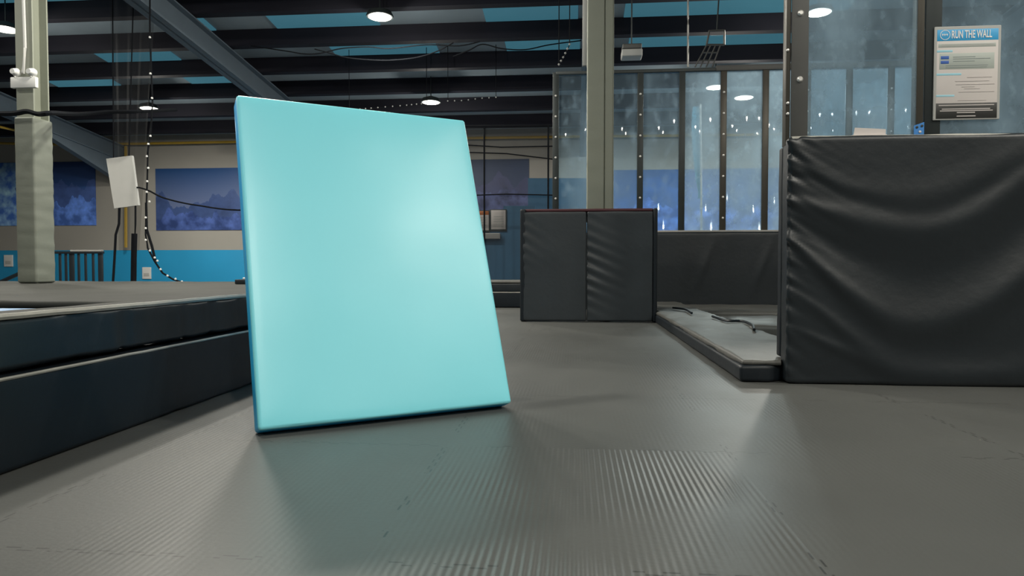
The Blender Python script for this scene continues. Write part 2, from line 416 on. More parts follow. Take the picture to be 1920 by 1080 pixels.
# ------------------------------------------------------------------ padded barriers on the left
XA = -1.77
def lump(sc, amp, seed=0.):
    return lambda p, nn: amp * (fbm((p.x + seed, p.y, p.z), sc) + .5 * fbm((p.x, p.y + seed, p.z * .3), sc * 2.7))
t = thing('padded_barrier', 'lower black padded tier of the long left barrier, on the mat floor', 'padded barrier', (XA - .3, 4, 0))
def lowf(p, nn):
    a = .004 * fbm((0, p.y, p.z * .4), 5)
    for yy in (2.95, 3.75, 5.2, 6.6): a -= .006 * math.exp(-((p.y - yy) / .015) ** 2)
    return a
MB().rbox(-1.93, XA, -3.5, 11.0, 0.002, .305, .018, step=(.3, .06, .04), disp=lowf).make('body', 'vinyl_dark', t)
MB().tube([(XA + .001, -3.5 + i * .1, .300 + .002 * fbm((0, i * .1, 0), 6)) for i in range(146)], .006, 6).make('edge_piping', 'vinyl_edge', t)['label'] = 'pale edge piping painted as light on the ledge'
t = thing('padded_barrier', 'upper black padded tier of the left barrier, wrinkled along its pale top edge', 'padded barrier', (XA - .4, 4, .305))
def upf(p, nn):
    if nn.z > .5: return 0
    a = .010 * fbm((0, p.y, p.z * .5), 4) + .004 * fbm((0, p.y, 0), 15)
    for yy in (2.62, 3.06, 3.3, 4.4, 5.7, 7): a -= .012 * math.exp(-((p.y - yy) / .02) ** 2)
    return a
ZT = .495
MB().rbox(-1.92, XA - .03, -3.5, 11.0, ZT - .004, ZT + .006, .004, step=(.1, .06, .03), disp=lambda p, nn: .003 * fbm((p.x, p.y, 0), 4)).make('top_cover', 'pad_court', t)['label'] = 'grey top cover'
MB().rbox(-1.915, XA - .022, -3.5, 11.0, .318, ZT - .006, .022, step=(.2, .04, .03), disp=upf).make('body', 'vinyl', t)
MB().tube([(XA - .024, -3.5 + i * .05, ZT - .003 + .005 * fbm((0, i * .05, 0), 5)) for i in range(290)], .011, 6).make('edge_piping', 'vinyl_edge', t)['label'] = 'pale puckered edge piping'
# trampoline court left of it
t = thing('trampoline', 'blue trampoline bed sunk behind the left barrier', 'trampoline', (-5, 2, .30))
box(-9.5, -1.96, -1, 4.0, .38, .392).make('bed', 'bed', t)
box(-9.6, -1.95, -1.1, 4.1, .31, .385).make('frame', 'frame', t)
def court_pad(x0, x1, y0, y1, z0, z1, label, m='pad_court'):
    t = thing('court_pad', label, 'padding', ((x0 + x1) / 2, (y0 + y1) / 2, z0), 'grey pads of the trampoline court on the left')
    MB().rbox(x0, x1, y0, y1, z0, z1 - .05, .02, step=(.4, .4, .1)).make('side_cover', 'vinyl_dark', t)
    MB().rbox(x0, x1, y0, y1, z1 - .05, z1, .022, step=(.12, .12, .1), disp=lump(2.5, .006)).make('top_cover', m, t)
court_pad(-14, -6.3, 4.12, 6.3, -.88, .45, 'grey topped pad nearest the left frame edge, beyond the blue trampoline bed')
court_pad(-6.28, -1.96, 4.12, 6.3, -.88, .43, 'grey topped pad beyond the barrier, right beside the cyan slab edge')
court_pad(-14, -1.96, 6.33, 10.3, -.88, .42, 'farthest long grey pad on which the cream column stands')
t = thing('floor_box', 'small black box on the far pad just left of the cyan slab', 'box', PZ(458, 532, .42))
p = PY(460, 524, 8.6)
box(p.x - .12, p.x + .3, 8.55, 8.8, .425, .485, .01).make('case', 'rail_black', t)
box(p.x - .04, p.x + .02, 8.6, 8.66, .485, .51, .008).make('knob', 'white', t)

# ------------------------------------------------------------------ columns
def column(cx, cy, z0, z1, w, d, label, sleeve=None):
    t = thing('steel_column', label, 'column', (cx, cy, z0))
    b = MB().rbox(cx - w / 2, cx + w / 2, cy - d / 2, cy - d / 2 + .025, z0, z1, .003, rs=1)
    b.rbox(cx - w / 2, cx + w / 2, cy + d / 2 - .025, cy + d / 2, z0, z1, .003, rs=1)
    b.rbox(cx - .012, cx + .012, cy - d / 2 + .02, cy + d / 2 - .02, z0, z1, .003, rs=1)
    b.make('i_section', 'cream', t, smooth=False)
    return t
cx, cy = -7.75, 9.15
yf = cy - .25
def yside(px, X):                     # depth at which the plane X = const shows at px
    r = ray(px, 400); return X * r.y / r.x
xa, xm = PY(29, 400, yf).x, PY(66, 400, yf).x
yfar = yside(103, xm)
t = column((xa + xm) / 2, (yf + yfar) / 2, .42, zr(cy, 6.0), (xm - xa) * .86, (yfar - yf) * .80, 'cream steel column at the far left, lower part wrapped in padded sleeve')
zs = PY(65, 218, yf).z
def slv(p, nn): return .007 * fbm((p.x, p.y, p.z * 6), 2.5) * (1 if p.x > xm - .02 else .4)
MB().rbox(xa, xm, yf, yfar, .425, zs, .03, step=(.06, .06, .035), disp=slv).make('padded_sleeve', 'sleeve', t)
MB().tube([PY(43, 138, yf - .02), PY(47, 90, yf - .02), PY(44, 0, yf - .02), PY(44, -40, yf - .02)], .02).make('conduit', 'offwhite', t)
# emergency light
ye = cy - .30
pa, pb = PY(19, 165, ye), PY(70, 143, ye)
t = thing('emergency_light', 'white twin-head emergency light box fixed to the left cream column', 'emergency light', ((pa.x + pb.x) / 2, ye, pa.z))
box(pa.x, pb.x - .03, ye, ye + .06, pa.z, pb.z, .012).make('battery_box', 'white', t)
for px in (28, 58):
    c = PY(px, 135, ye)
    MB().lathe([(.0, -.05), (.035, -.05), (.06, .03), (.055, .05), (0, .05)], c, 'y', 16).make('lamp_head', 'white', t)
    MB().tube([c + Vector((0, .0, -.03)), (c.x, c.y, pb.z - .01)], .012).make('swivel', 'offwhite', t)
# thick black hose strung past the column
def cable(name, pts, r, label, cat='cable', sag=None, m='black', n=6):
    ps = [Vector(p) for p in pts]
    if sag is not None:
        a, b = ps[0], ps[-1]; ps = [a.lerp(b, i / 16) - Vector((0, 0, sag * 4 * (i / 16) * (1 - i / 16))) for i in range(17)]
    else:
        q = []
        for i in range(len(ps) - 1):
            p0 = ps[max(i - 1, 0)]; p1 = ps[i]; p2 = ps[i + 1]; p3 = ps[min(i + 2, len(ps) - 1)]
            for k in range(6):
                s = k / 6; q.append(.5 * ((2 * p1) + (p2 - p0) * s + (2 * p0 - 5 * p1 + 4 * p2 - p3) * s * s + (3 * p1 - p0 - 3 * p2 + p3) * s ** 3))
        ps = q + [ps[-1]]
    return tag(MB().tube(ps, r, n).make(name, m), label, cat)
yh = cy - .36
cable('black_hose', [PY(-60, 212, yh), PY(20, 213, yh), PY(50, 209, yh), PY(72, 214, yh), PY(100, 212, yh), PY(150, 214, yh + 2), PY(200, 210, yh + 2.6), PY(260, 209, yh + 2.7), PY(330, 206, yh + 4)], .035, 'thick black hose slung round the left cream column', 'hose')

cx2 = .335; cy2 = 8.55
t = column(cx2, cy2, 0, zr(cy2, 6.0), .24, .3, 'cream steel column rising out of the black padded box')
xa, xb, xm = PY(1101, 200, cy2 - .18).x, PY(1150, 200, cy2 - .18).x, PY(1133, 200, cy2 - .18).x
def slv2(p, nn): return .0035 * fbm((p.x, p.y, p.z * 5), 3)
MB().rbox(xa, xm, cy2 - .18, cy2 + .17, 1.2, 5.2, .012, step=(.08, .1, .06), disp=slv2).make('cladding_panel', 'cream', t)
MB().rbox(xm + .004, xb, cy2 - .165, cy2 + .17, 1.2, 5.2, .018, step=(.05, .1, .06), disp=slv2).make('cladding_panel', 'cream', t)
pa = PY(1092, 125, cy2 + .5); pb = PY(1106, -60, cy2 + .5)
tag(box(pa.x, pb.x, cy2 + .45, cy2 + .5, pa.z, pb.z).make('cable_cover', 'offwhite'), 'pale vertical cover strip behind the cream column above the box', 'cable cover')

# ------------------------------------------------------------------ black padded box round the column
YBX = PZ(1100, 604, 0).y
bx0 = PY(975, 600, YBX).x; bx1 = PY(1232, 600, YBX).x; bz = PY(1100, 391, YBX).z; bs = PY(1100, 500, YBX).x
t = thing('padded_box', 'waist-high black padded box wrapped round the cream column', 'padded box', ((bx0 + bx1) / 2, YBX + .45, 0))
def boxf(s):
    def f(p, nn):
        a = .004 * fbm((p.x, 0, p.z), 3)
        if nn.y < -.5:
            u = p.x - (bx0 if s == 0 else bs); v = bz - p.z
            if s == 1 and u < .45:
                a += .016 * math.exp(-u / .17) * math.sin((v - .45 * u) * 2 * math.pi / .13 + 3 * fbm((0, 0, v), 2.2)) * (.15 + .85 * math.exp(-((v - .72) / .30) ** 2))
            if s == 0: a += .007 * math.exp(-u / .12) * math.sin((v - .6 * u) * 2 * math.pi / .13 + 3 * fbm((0, 5, v), 2)) * (.1 + .9 * math.exp(-((v - .35) / .25) ** 2))
        return a
    return f
MB().rbox(bx0 + .03, bs - .004, YBX, YBX + .08, .012, bz - .035, .018, step=(.022, .03, .022), disp=boxf(0)).make('front_pad', 'box_vinyl', t)
MB().rbox(bs + .004, bx1 - .05, YBX, YBX + .08, .012, bz - .035, .018, step=(.022, .03, .022), disp=boxf(1)).make('front_pad', 'box_vinyl', t)
MB().rbox(bx0, bx0 + .07, YBX + .0, YBX + .9, .005, bz - .0, .02, step=.1).make('side_pad', 'vinyl_dark', t)
MB().rbox(bx1 - .05, bx1, YBX - .01, YBX + .9, .005, bz - .0, .02, step=.1).make('side_pad', 'vinyl_dark', t)
MB().rbox(bx0 + .05, bx1 - .05, YBX + .02, YBX + .12, bz - .034, bz, .012, rs=2).make('top_binding', 'burgundy', t)['label'] = 'thin burgundy edge along the top'
MB().rbox(bx0 + .07, cx2 - .17, YBX + .08, YBX + .9, bz - .05, bz - .005, .01).make('lid', 'vinyl_dark', t)
MB().rbox(cx2 + .17, bx1 - .05, YBX + .08, YBX + .9, bz - .05, bz - .005, .01).make('lid', 'vinyl_dark', t)

# far cross barrier at end of the deck
YC = PZ(945, 577, 0).y
zl = PY(945, 548, YC).z; zt = PY(945, 530, YC + .25).z
t = thing('padded_barrier', 'low black padded barrier across the far end of the deck', 'padded barrier', (-1.1, YC + .3, 0))
MB().rbox(-1.73, .2, YC, YC + .6, .002, zl, .02, step=.1, disp=lump(3, .004)).make('lower_pad', 'vinyl_dark', t)
MB().rbox(-1.73, .2, YC + .12, YC + .6, zl, zt - .01, .02, step=.1, disp=lump(3, .004)).make('upper_pad', 'vinyl', t)
MB().rbox(-1.73, .2, YC + .12, YC + 1.3, zt - .01, zt + .03, .015, step=.1, disp=lump(3, .003)).make('top_cover', 'pad_grey', t)
MB().tube([(-1.73, YC + .004, zl - .002), (.2, YC + .004, zl - .002)], .008, 6).make('edge_piping', 'vinyl_edge', t)

# ------------------------------------------------------------------ low wall and acrylic screen at the back right
YP = 10.6
z0w = -.05; z1w = PY(1350, 435, YP).z
xw1 = 6.5
def wallf(p, nn):
    a = .006 * fbm((p.x, 0, p.z), 2.2)
    if nn.y < -.5:
        for xx in (1.9, 2.75, 3.9): a += .012 * math.exp(-(((p.x - xx) - (p.z - .6) * .35) / .05) ** 2) * math.exp(-((p.z - .65) / .35) ** 2)
    return a
tag(MB().rbox(bx0 + .1, xw1, YP, YP + .25, z0w, z1w, .03, step=(.04, .08, .04), disp=wallf).make('padded_wall', 'vinyl'), 'long low black padded wall under the rear acrylic screen', 'padded wall')
t = thing('acrylic_screen', 'rear acrylic screen in a dark bolted frame above the low padded wall', 'screen', (2.5, YP + .12, z1w))
yp = YP + .10
ztop = PY(1400, 130, yp).z
posts = [(1042, 12, 1), (1122, 10, 0), (1200, 11, 1), (1278, 11, 0), (1355.5, 11, 1), (1434, 11, 0), (1512, 11, 1), (1590, 11, 0), (1668, 11, 1), (1746, 11, 0)]
xs = []
for px, wpx, riv in posts:
    xc = PY(px, 300, yp).x; w = wpx / F * 10.4; xs.append(xc)
    o = box(xc - w / 2, xc + w / 2, yp - .03, yp + .03, z1w, ztop + .02).make('post', 'frame_bronze' if px > 1340 else 'frame', t)
    if riv:
        z = PY(1355, 409, yp).z
        while z < ztop - .05:
            MB().lathe([(0, -.012), (.014, -.010), (.018, 0), (.018, .004), (0, .004)], (xc, yp - .032, z), 'y', 10).make('bolt', 'bolt', o)
            z += .312
for i in range(len(xs) - 1):
    MB().rbox(xs[i], xs[i + 1], yp - .004, yp + .004, z1w + .02, ztop - .01, .001, rs=1).make('pane', 'acrylic_far' if i < 3 else 'acrylic_scuffed', t)
xr1 = xs[-1]; xmid = PY(1342, 130, yp).x
box(xs[0], xmid, yp - .035, yp + .035, ztop - .02, ztop + .03).make('top_rail', 'frame', t)
box(xmid + .001, xr1, yp - .04, yp + .035, ztop - .02, ztop + .06).make('top_rail', 'strip', t)
box(bx1 - .02, xr1, yp - .06, yp + .06, z1w + .002, z1w + .03).make('bottom_rail', 'rail', t)

# ------------------------------------------------------------------ grey curb pads round the sunken trampolines
xe = .925
t = thing('curb_pad', 'grey topped curb pad along the right edge of the deck', 'padding', (xe + .3, 7, 0), 'grey pads beside the sunken trampolines')
def notch(b):
    for q in b.v:
        if q.x > rx0_ - .012 and q.y < YR_ + .14: q.y = YR_ + .14
        if q.y > YBX - .03 and q.x < bx1 + .03: q.x = bx1 + .03
    return b
YR_ = PZ(1475, 720, 0).y; rx0_ = PY(1474, 700, YR_).x
def curbf(p, nn): return .010 * fbm((p.x, p.y * .6, 0), 4) + .006 * fbm((p.x * 1.5, p.y, 0), 9)
notch(MB().rbox(xe, xe + .60, 3.98, YP - .02, .003, .095, .02, step=(.15, .1, .04), disp=lump(4, .004))  ).make('side_cover', 'vinyl_dark', t)
notch(MB().rbox(xe + .012, xe + .60, 3.99, YP - .03, .09, .128, .018, step=(.04, .06, .04), disp=curbf)  ).make('top_cover', 'pad_grey', t)
struct(box(1.2, 9, 4.2, YP, -.35, -.30).make('floor', 'hallfloor'), 'dark pit floor under the sunken trampolines')
tag(MB().rbox(1.56, 4.2, 4.6, 7.2, -.14, -.12, .008).make('trampoline_bed', 'mesh_bed'), 'black trampoline bed in the pit behind the tall right pad', 'trampoline')
def pit_pad(x0, x1, y0, y1, z1, label, rot=0, m='pad_grey'):
    t = thing('pit_pad', label, 'padding', ((x0 + x1) / 2, (y0 + y1) / 2, z1 - .12), 'grey pads beside the sunken trampolines')
    c = Vector(((x0 + x1) / 2, (y0 + y1) / 2, 0)); xf = Matrix.Translation(c) @ Matrix.Rotation(rot, 4, 'Z') @ Matrix.Translation(-c)
    MB().rbox(x0, x1, y0, y1, z1 - .30 if z1 < .1 else z1 - .1, z1, .05, step=(.06, .06, .05), disp=lambda p, nn: .014 * fbm((p.x, p.y, 0), 4), xf=xf).make('cover', m, t)
pit_pad(1.55, 4.6, 9.0, 10.55, .09, 'grey pad lying against the foot of the low black wall')
pit_pad(1.75, 4.4, 7.35, 8.8, .05, 'crumpled grey pad nearer the tall black pad, edge lifted', .05)
p0 = PY(1335, 592, 8.6)
cable('dark_strip', [PZ(1336, 593, .15), PZ(1362, 601, .15), PZ(1392, 602, .15), PZ(1410, 609, .15), PZ(1414, 618, .15)], .013, 'dark strip standing for the folded edge of a grey pit pad', 'strap', m='vinyl_dark')  # dark tube drawn for the pad's folded edge
cable('dark_strip', [PZ(1262, 577, .155), PZ(1285, 580, .155), PZ(1297, 587, .155)], .013, 'short dark strap at the foot of the low wall beside the padded box', 'strap', m='vinyl_dark')

# ------------------------------------------------------------------ tall black pad at the right
YR = PZ(1475, 720, 0).y
rx0 = PY(1474, 700, YR).x; rz = PY(1500, 255, YR).z; rx1 = 5.2
def curve(pts):
    def f(x):
        x = min(max(x, pts[0][0]), pts[-1][0] - 1e-6)
        for i in range(len(pts) - 1):
            if x < pts[i + 1][0]:
                a, b = pts[i]; c, d = pts[i + 1]; h = c - a; s = (x - a) / h
                m0 = (d - pts[i - 1][1]) / (c - pts[i - 1][0]) if i else (d - b) / h
                m1 = (pts[i + 2][1] - b) / (pts[i + 2][0] - a) if i + 2 < len(pts) else (d - b) / h
                return (2*s**3-3*s*s+1)*b + (s**3-2*s*s+s)*h*m0 + (-2*s**3+3*s*s)*d + (s**3-s*s)*h*m1
        return pts[-1][1]
    return f
def pc(l):
    return curve([((PY(x, y, YR).x), PY(x, y, YR).z) for x, y in l])
folds = [(pc([(1476, 368), (1520, 385), (1580, 405), (1650, 424), (1740, 426), (1840, 395), (1920, 335), (2100, 230)]), .045, .012),
         (pc([(1476, 445), (1530, 495), (1600, 555), (1680, 605), (1760, 606), (1850, 570), (1920, 520), (2100, 400)]), .05, .018),
         (pc([(1476, 262), (1530, 320), (1600, 362), (1700, 375), (1800, 350), (1920, 290), (2100, 200)]), .05, .008),
         (pc([(1476, 540), (1540, 585), (1620, 650), (1700, 690), (1900, 690), (2100, 600)]), .04, .010),
         (pc([(1476, 610), (1540, 640), (1600, 665), (1700, 705), (2100, 700)]), .03, .008),
         (pc([(1476, 330), (1520, 335), (1600, 372), (1750, 398), (1920, 310), (2100, 200)]), .03, -.007),
         (pc([(1476, 405), (1530, 440), (1600, 480), (1720, 520), (1850, 480), (1920, 430), (2100, 300)]), .06, -.014)]
def tallf(p, nn):
    if nn.y > -.5: return .003 * fbm((p.x, p.y, p.z), 4)
    u = max(p.x - rx0, 0); v = rz - p.z
    a = 0
    for c, w, amp in folds:
        ww = w * (.4 + 1.7 * min(u / .6, 1)); a += amp * math.exp(-((p.z - c(p.x)) / ww) ** 2) * (.5 + .5 * min(u / .25, 1))
    a += .011 * math.exp(-u / .05) * math.sin((v - .8 * u) * 2 * math.pi / .105 + 4 * fbm((0, 0, v), 2.5)) * (.35 + .65 * math.exp(-(v / .7) ** 2))
    a += .004 * math.exp(-u / .10) * math.sin((v - .6 * u) * 2 * math.pi / .055 + 4 * fbm((3, 0, v), 3)) * math.exp(-(v / .8) ** 2)
    a += .004 * fbm((p.x, 0, p.z), 2)
    a += .006 * math.exp(-((v - 1.36) / .02) ** 2) * math.exp(-u / .5)
    return a
t = thing('padded_wall', 'tall black vinyl padded wall in the right foreground, sagging cover', 'padded wall', ((rx0 + rx1) / 2, YR + .15, 0))
MB().rbox(rx0, rx1, YR, YR + .125, .004, rz, .025, step=(.016, .06, .012), disp=tallf).make('cover', 'vinyl', t)
def hemf(p, nn): return .003 * fbm((p.x * 2, 0, 0), 3)
MB().tube([(rx0 + .02 + i * .05, YR + .022, rz - .012 + .0035 * fbm((i * .05, 0, 0), 4)) for i in range(78)], .014, 8).make('top_hem', 'vinyl_edge', t)['label'] = 'pale lit top hem'  # light along the top is put into the hem colour
# narrower return pad behind the left corner
tag(MB().rbox(rx0 + .002, rx0 + .2, YR + .13, YR + .20, .135, rz - .035, .015, step=.06, disp=lump(5, .003)).make('corner_pad', 'vinyl_dark'), 'narrow dark return pad behind the corner of the tall right wall', 'padding')

# near acrylic screen
ya = YR + .065
ztp = 3.4
t = thing('acrylic_screen', 'smeared near acrylic screen standing on the tall black pad, holding the rules sign', 'screen', (3, ya, rz))
sx0, sx1 = PY(1483, 100, ya).x, PY(1515, 100, ya).x
o = box(sx0, sx1, ya - .012, ya, rz - .02, ztp, .003).make('edge_strip', 'strip', t)
z = PY(1499, 150, ya).z
for k in range(4):
    MB().lathe([(0, -.012), (.009, -.012), (.016, -.006), (.017, 0), (0, 0)], (PY(1499, 100, ya).x, ya - .012, z), 'y', 20).make('bolt', 'bolt', o)
    z += .362
o = box(PY(1469, 100, ya + .05).x, sx0 - .002, ya - .004, ya + .06, rz - .04, ztp, .003).make('corner_post', 'frame_bronze', t)
for py in (95, 194, 214):
    pp = PY(1476, py, ya); MB().lathe([(0, -.01), (.007, -.008), (.008, 0), (0, 0)], (pp.x, ya - .006, pp.z), 'y', 12).make('bolt', 'bolt', o)
qx0, qx1 = PY(1734, 100, ya).x, PY(1765, 100, ya).x
box(qx0, qx1, ya - .006, ya + .10, rz - .1, ztp, .006).make('post', 'frame', t)
box(qx0 - .042, qx0 - .002, ya - .002, ya + .06, rz - .1, ztp, .006).make('post_highlight', 'frame_bronze', t)  # bronze strip colours in the highlight along the post
MB().rbox(sx1 - .02, 5.2, ya, ya + .008, rz - .02, ztp, .001, rs=1).make('pane', 'acrylic_near', t)

# ------------------------------------------------------------------ rules sign
def text_mesh(txt, size, m, parent, loc, name='lettering', sx=1.0):
    cu = bpy.data.curves.new('txt', 'FONT'); cu.body = txt; cu.size = size; cu.extrude = .0006; cu.align_x = 'LEFT'; cu.offset = size * .018
    o = bpy.data.objects.new('txt', cu); COL.objects.link(o)
    dg = bpy.context.evaluated_depsgraph_get(); me = bpy.data.meshes.new_from_object(o.evaluated_get(dg))
    bpy.data.objects.remove(o)
    wd = max(v.co.x for v in me.vertices) - min(v.co.x for v in me.vertices); sx = sx / wd
    b = MB(); b.add([Vector((loc[0] + v.co.x * sx, loc[1] - v.co.z, loc[2] + v.co.y)) for v in me.vertices], [tuple(p.vertices) for p in me.polygons])
    return b.make(name, m, parent, smooth=False)
ys = ya - .012
A = PY(1750, 226, ys); B = PY(1876, 47, ys); sw = B.x - A.x; sh = B.z - A.z
t = thing('rules_sign', 'white and blue rules sign headed RUN THE WALL on the near acrylic screen', 'sign', ((A.x + B.x) / 2, ys, A.z))
def SX(u): return A.x + u * sw
def SZ(v): return B.z - v * sh
def srect(u0, v0, u1, v1, m, name, lay=1, r=.0004):
    y = ys - .004 - lay * .0009
    return MB().rbox(SX(u0), SX(u1), y, y + .0012, SZ(v1), SZ(v0), r, rs=1).make(name, m, t)
MB().rbox(SX(-.01), SX(1.01), ys - .004, ys + .004, SZ(1.0), SZ(0), .006).make('clear_holder', 'offwhite', t)
srect(.03, .035, .965, .985, 'paper', 'sheet', .3)
srect(.03, .035, .965, .155, 'print_blue', 'header_band')
srect(.03, .82, .965, .985, 'print_black', 'footer_band')
text_mesh('RUN THE WALL', .058, 'print_white', t, (SX(.245), ys - .0062, SZ(.128)), sx=.615 * sw)
# ring logo
lc = Vector((SX(.15), ys - .0062, SZ(.092)))
ring = MB(); n = 28
vs = []
for k in range(n):
    a = 2 * math.pi * k / n
    vs += [lc + Vector((math.cos(a) * .0235, 0, math.sin(a) * .0235)), lc + Vector((math.cos(a) * .0265, 0, math.sin(a) * .0265))]
ring.add(vs, [(2 * k, 2 * k + 1, (2 * k + 3) % (2 * n), (2 * k + 2) % (2 * n)) for k in range(n)])
for dx in (-.013, -.002, .009): ring.add([lc + Vector((dx - .004, 0, .004)), lc + Vector((dx, 0, .007)), lc + Vector((dx + .005, 0, .003)), lc + Vector((dx, 0, -.006))], [(0, 1, 2, 3)])
ring.make('ring_logo', 'print_white', t, smooth=False)
srect(.05, .185, .93, .225, 'print_grey', 'intro_panel')
for v in (.195, .21): srect(.10, v, .90, v + .004, 'print_faint', 'text_line', 2)
srect(.03, .252, .27, .276, 'print_pale', 'heading_band'); srect(.03, .50, .41, .523, 'print_pale', 'heading_band'); srect(.03, .73, .31, .75, 'print_pale', 'heading_band')
srect(.07, .288, .91, .458, 'print_grey', 'rules_panel')
srect(.09, .315, .215, .35, 'print_navy', 'icon_block', 2); srect(.09, .365, .215, .398, 'print_navy', 'icon_block', 2)
for (u0, u1, v) in ((.28, .62, .325), (.28, .85, .345), (.28, .61, .370), (.17, .81, .415), (.17, .80, .435)): srect(u0, v, u1, v + .007, 'print_line', 'text_line', 2)
for (u0, u1, v) in ((.50, .88, .545), (.32, .84, .585), (.33, .92, .62), (.42, .62, .645), (.46, .70, .665), (.38, .92, .70), (.36, .80, .79)): srect(u0, v, u1, v + .005, 'print_faint', 'text_line', 2)
for (u0, u1, v) in ((.07, .92, .838), (.12, .86, .878), (.09, .90, .897), (.35, .63, .917), (.35, .64, .955)): srect(u0, v, u1, v + .011, 'print_faint', 'text_line', 2)

# small things on the ledge of the tall pad
pa = PY(1600, 250, YR + .035); pb = PY(1661, 236, YR + .035)
b = MB().prism_y([(pa.x, rz), (pb.x, rz), (pb.x + .0, rz + .036), (pa.x + .008, rz + .047)], YR + .035, YR + .038)
t = thing('folded_card', 'small white folded card lying on the ledge of the tall black pad', 'card', ((pa.x + pb.x) / 2, YR + .035, rz))
b.make('upright_leaf', 'paper', t, smooth=False)
MB().rbox(pa.x - .01, pb.x, YR + .02, YR + .06, rz + .001, rz + .005, .001, rs=1).make('lying_leaf', 'paper', t)
pa = PY(1714, 249, YR + .045); pb = PY(1733, 225, YR + .045)
t = thing('steel_bracket', 'small blue metal bracket with holes, on the ledge left of the sign', 'bracket', ((pa.x + pb.x) / 2, YR + .06, rz))
MB().prism_y([(pa.x, rz), (pb.x, rz), (pb.x, rz + .073), (pa.x, rz + .055)], YR + .045, YR + .050).make('plate', 'blue_plastic', t, smooth=False)
for du, dz in ((.014, .045), (.04, .052), (.03, .02)):
    MB().lathe([(0, -.002), (.007, -.001), (.007, 0), (0, 0)], (pa.x + du, YR + .044, rz + dz), 'y', 10).make('hole_rim', 'bolt' if dz < .03 else 'frame', t)

# ------------------------------------------------------------------ lamps
lamp_src = None
def lamp(x, y, label):
    global lamp_src
    z = zr(y, 6.2)
    if lamp_src is None:
        t = thing('high_bay_lamp', label, 'lamp', (x, y, z), 'high bay lamps in rows under the roof')
        MB().lathe([(.19, .0), (.25, .0), (.26, .02), (.22, .10), (.10, .14), (.05, .16), (0, .16)], (x, y, z)).make('housing', 'frame', t)
        MB().lathe([(0, -.03), (.12, -.028), (.2, -.012), (.225, .004), (0, .004)], (x, y, z)).make('lens', 'lens', t)
        MB().tube([(x, y, z + .15), (x, y, z + .665)], .012).make('hanger', 'frame', t)
        L = bpy.data.lights.new('glow', 'AREA'); L.shape = 'DISK'; L.size = .42; L.energy = LAMP_W; L.color = (1, .96, .86)
        lo = bpy.data.objects.new('glow', L); COL.objects.link(lo); lo.parent = t; lo.location = (0, 0, -.05)
        L2 = bpy.data.lights.new('side_glow', 'POINT'); L2.shadow_soft_size = .1; L2.energy = LAMP_W * .30; L2.color = (1, .95, .85)
        l2 = bpy.data.objects.new('side_glow', L2); COL.objects.link(l2); l2.parent = t; l2.location = (0, 0, -.16)
        lamp_src = t
    else:
        t = dup(lamp_src); t.location = (x, y, z); t['label'] = label
    return t
names = {(-3.72, 13.1): 'brightest largest high bay lamp above the cyan slab', (-3.72, 17.8): 'high bay lamp low over the right part of the cyan slab top edge',
         (-11.4, 13.1): 'high bay lamp at the far left frame edge beside the cream column', (-11.4, 17.8): 'high bay lamp between the left cream column and the cyan slab',
         (3.36, 17.2): 'high bay lamp seen through the rear acrylic screen, left one of two', (4.5, 13.5): 'high bay lamp seen through the near acrylic at its bolted strip'}
LAMPS = [(-3.72, 13.1), (-3.72, 17.8), (-11.4, 13.1), (-11.4, 17.8), (3.36, 17.2), (4.2, 17.95), (4.5, 13.5), (11.5, 13.1),
         (-3.72, 8.4), (-11.4, 8.4), (-3.72, 3.7), (-11.4, 3.7), (5.6, 0.4), (8.2, 1.2), (2.4, -3.2), (-4.9, 8.6), (3.9, -5.7), (-3.72, -5.7), (11.5, -5.7)]
more = {(2.4, -3.2): 'unseen lamp added between the rows to brighten the slab, just behind the camera', (-4.9, 8.6): 'unseen lamp added over the court to deepen the slab shadow, left one of the pair just beyond the cyan slab',  # added lamps: one brightens the slab front, one deepens its shadow
        (5.6, 0.4): 'unseen lamp placed for the slab highlight, over the right end of the deck, left one of the pair', (4.2, 17.95): 'high bay lamp seen through the rear acrylic screen, right one of two',  # unseen deck pair, placed to set the highlight on the slab
        (-3.72, 8.4): 'high bay lamp above the barrier, right one of the pair just beyond the cyan slab', (-11.4, 8.4): 'high bay lamp over the trampoline court on the left, beside the cream column',
        (-3.72, 3.7): 'high bay lamp over the left barrier beside the slab', (-11.4, 3.7): 'high bay lamp over the left court nearest the camera side',
        (8.2, 1.2): 'unseen lamp placed for the slab highlight, over the right end of the deck, right one of the pair', (3.9, -5.7): 'middle lamp of the row behind the camera', (-3.72, -5.7): 'left lamp of the row behind the camera',
        (11.5, -5.7): 'right lamp of the row behind the camera', (11.5, 13.1): 'rightmost high bay lamp, beyond the near acrylic screen'}
names.update(more)
for x, y in LAMPS: lamp(x, y, names[(x, y)])

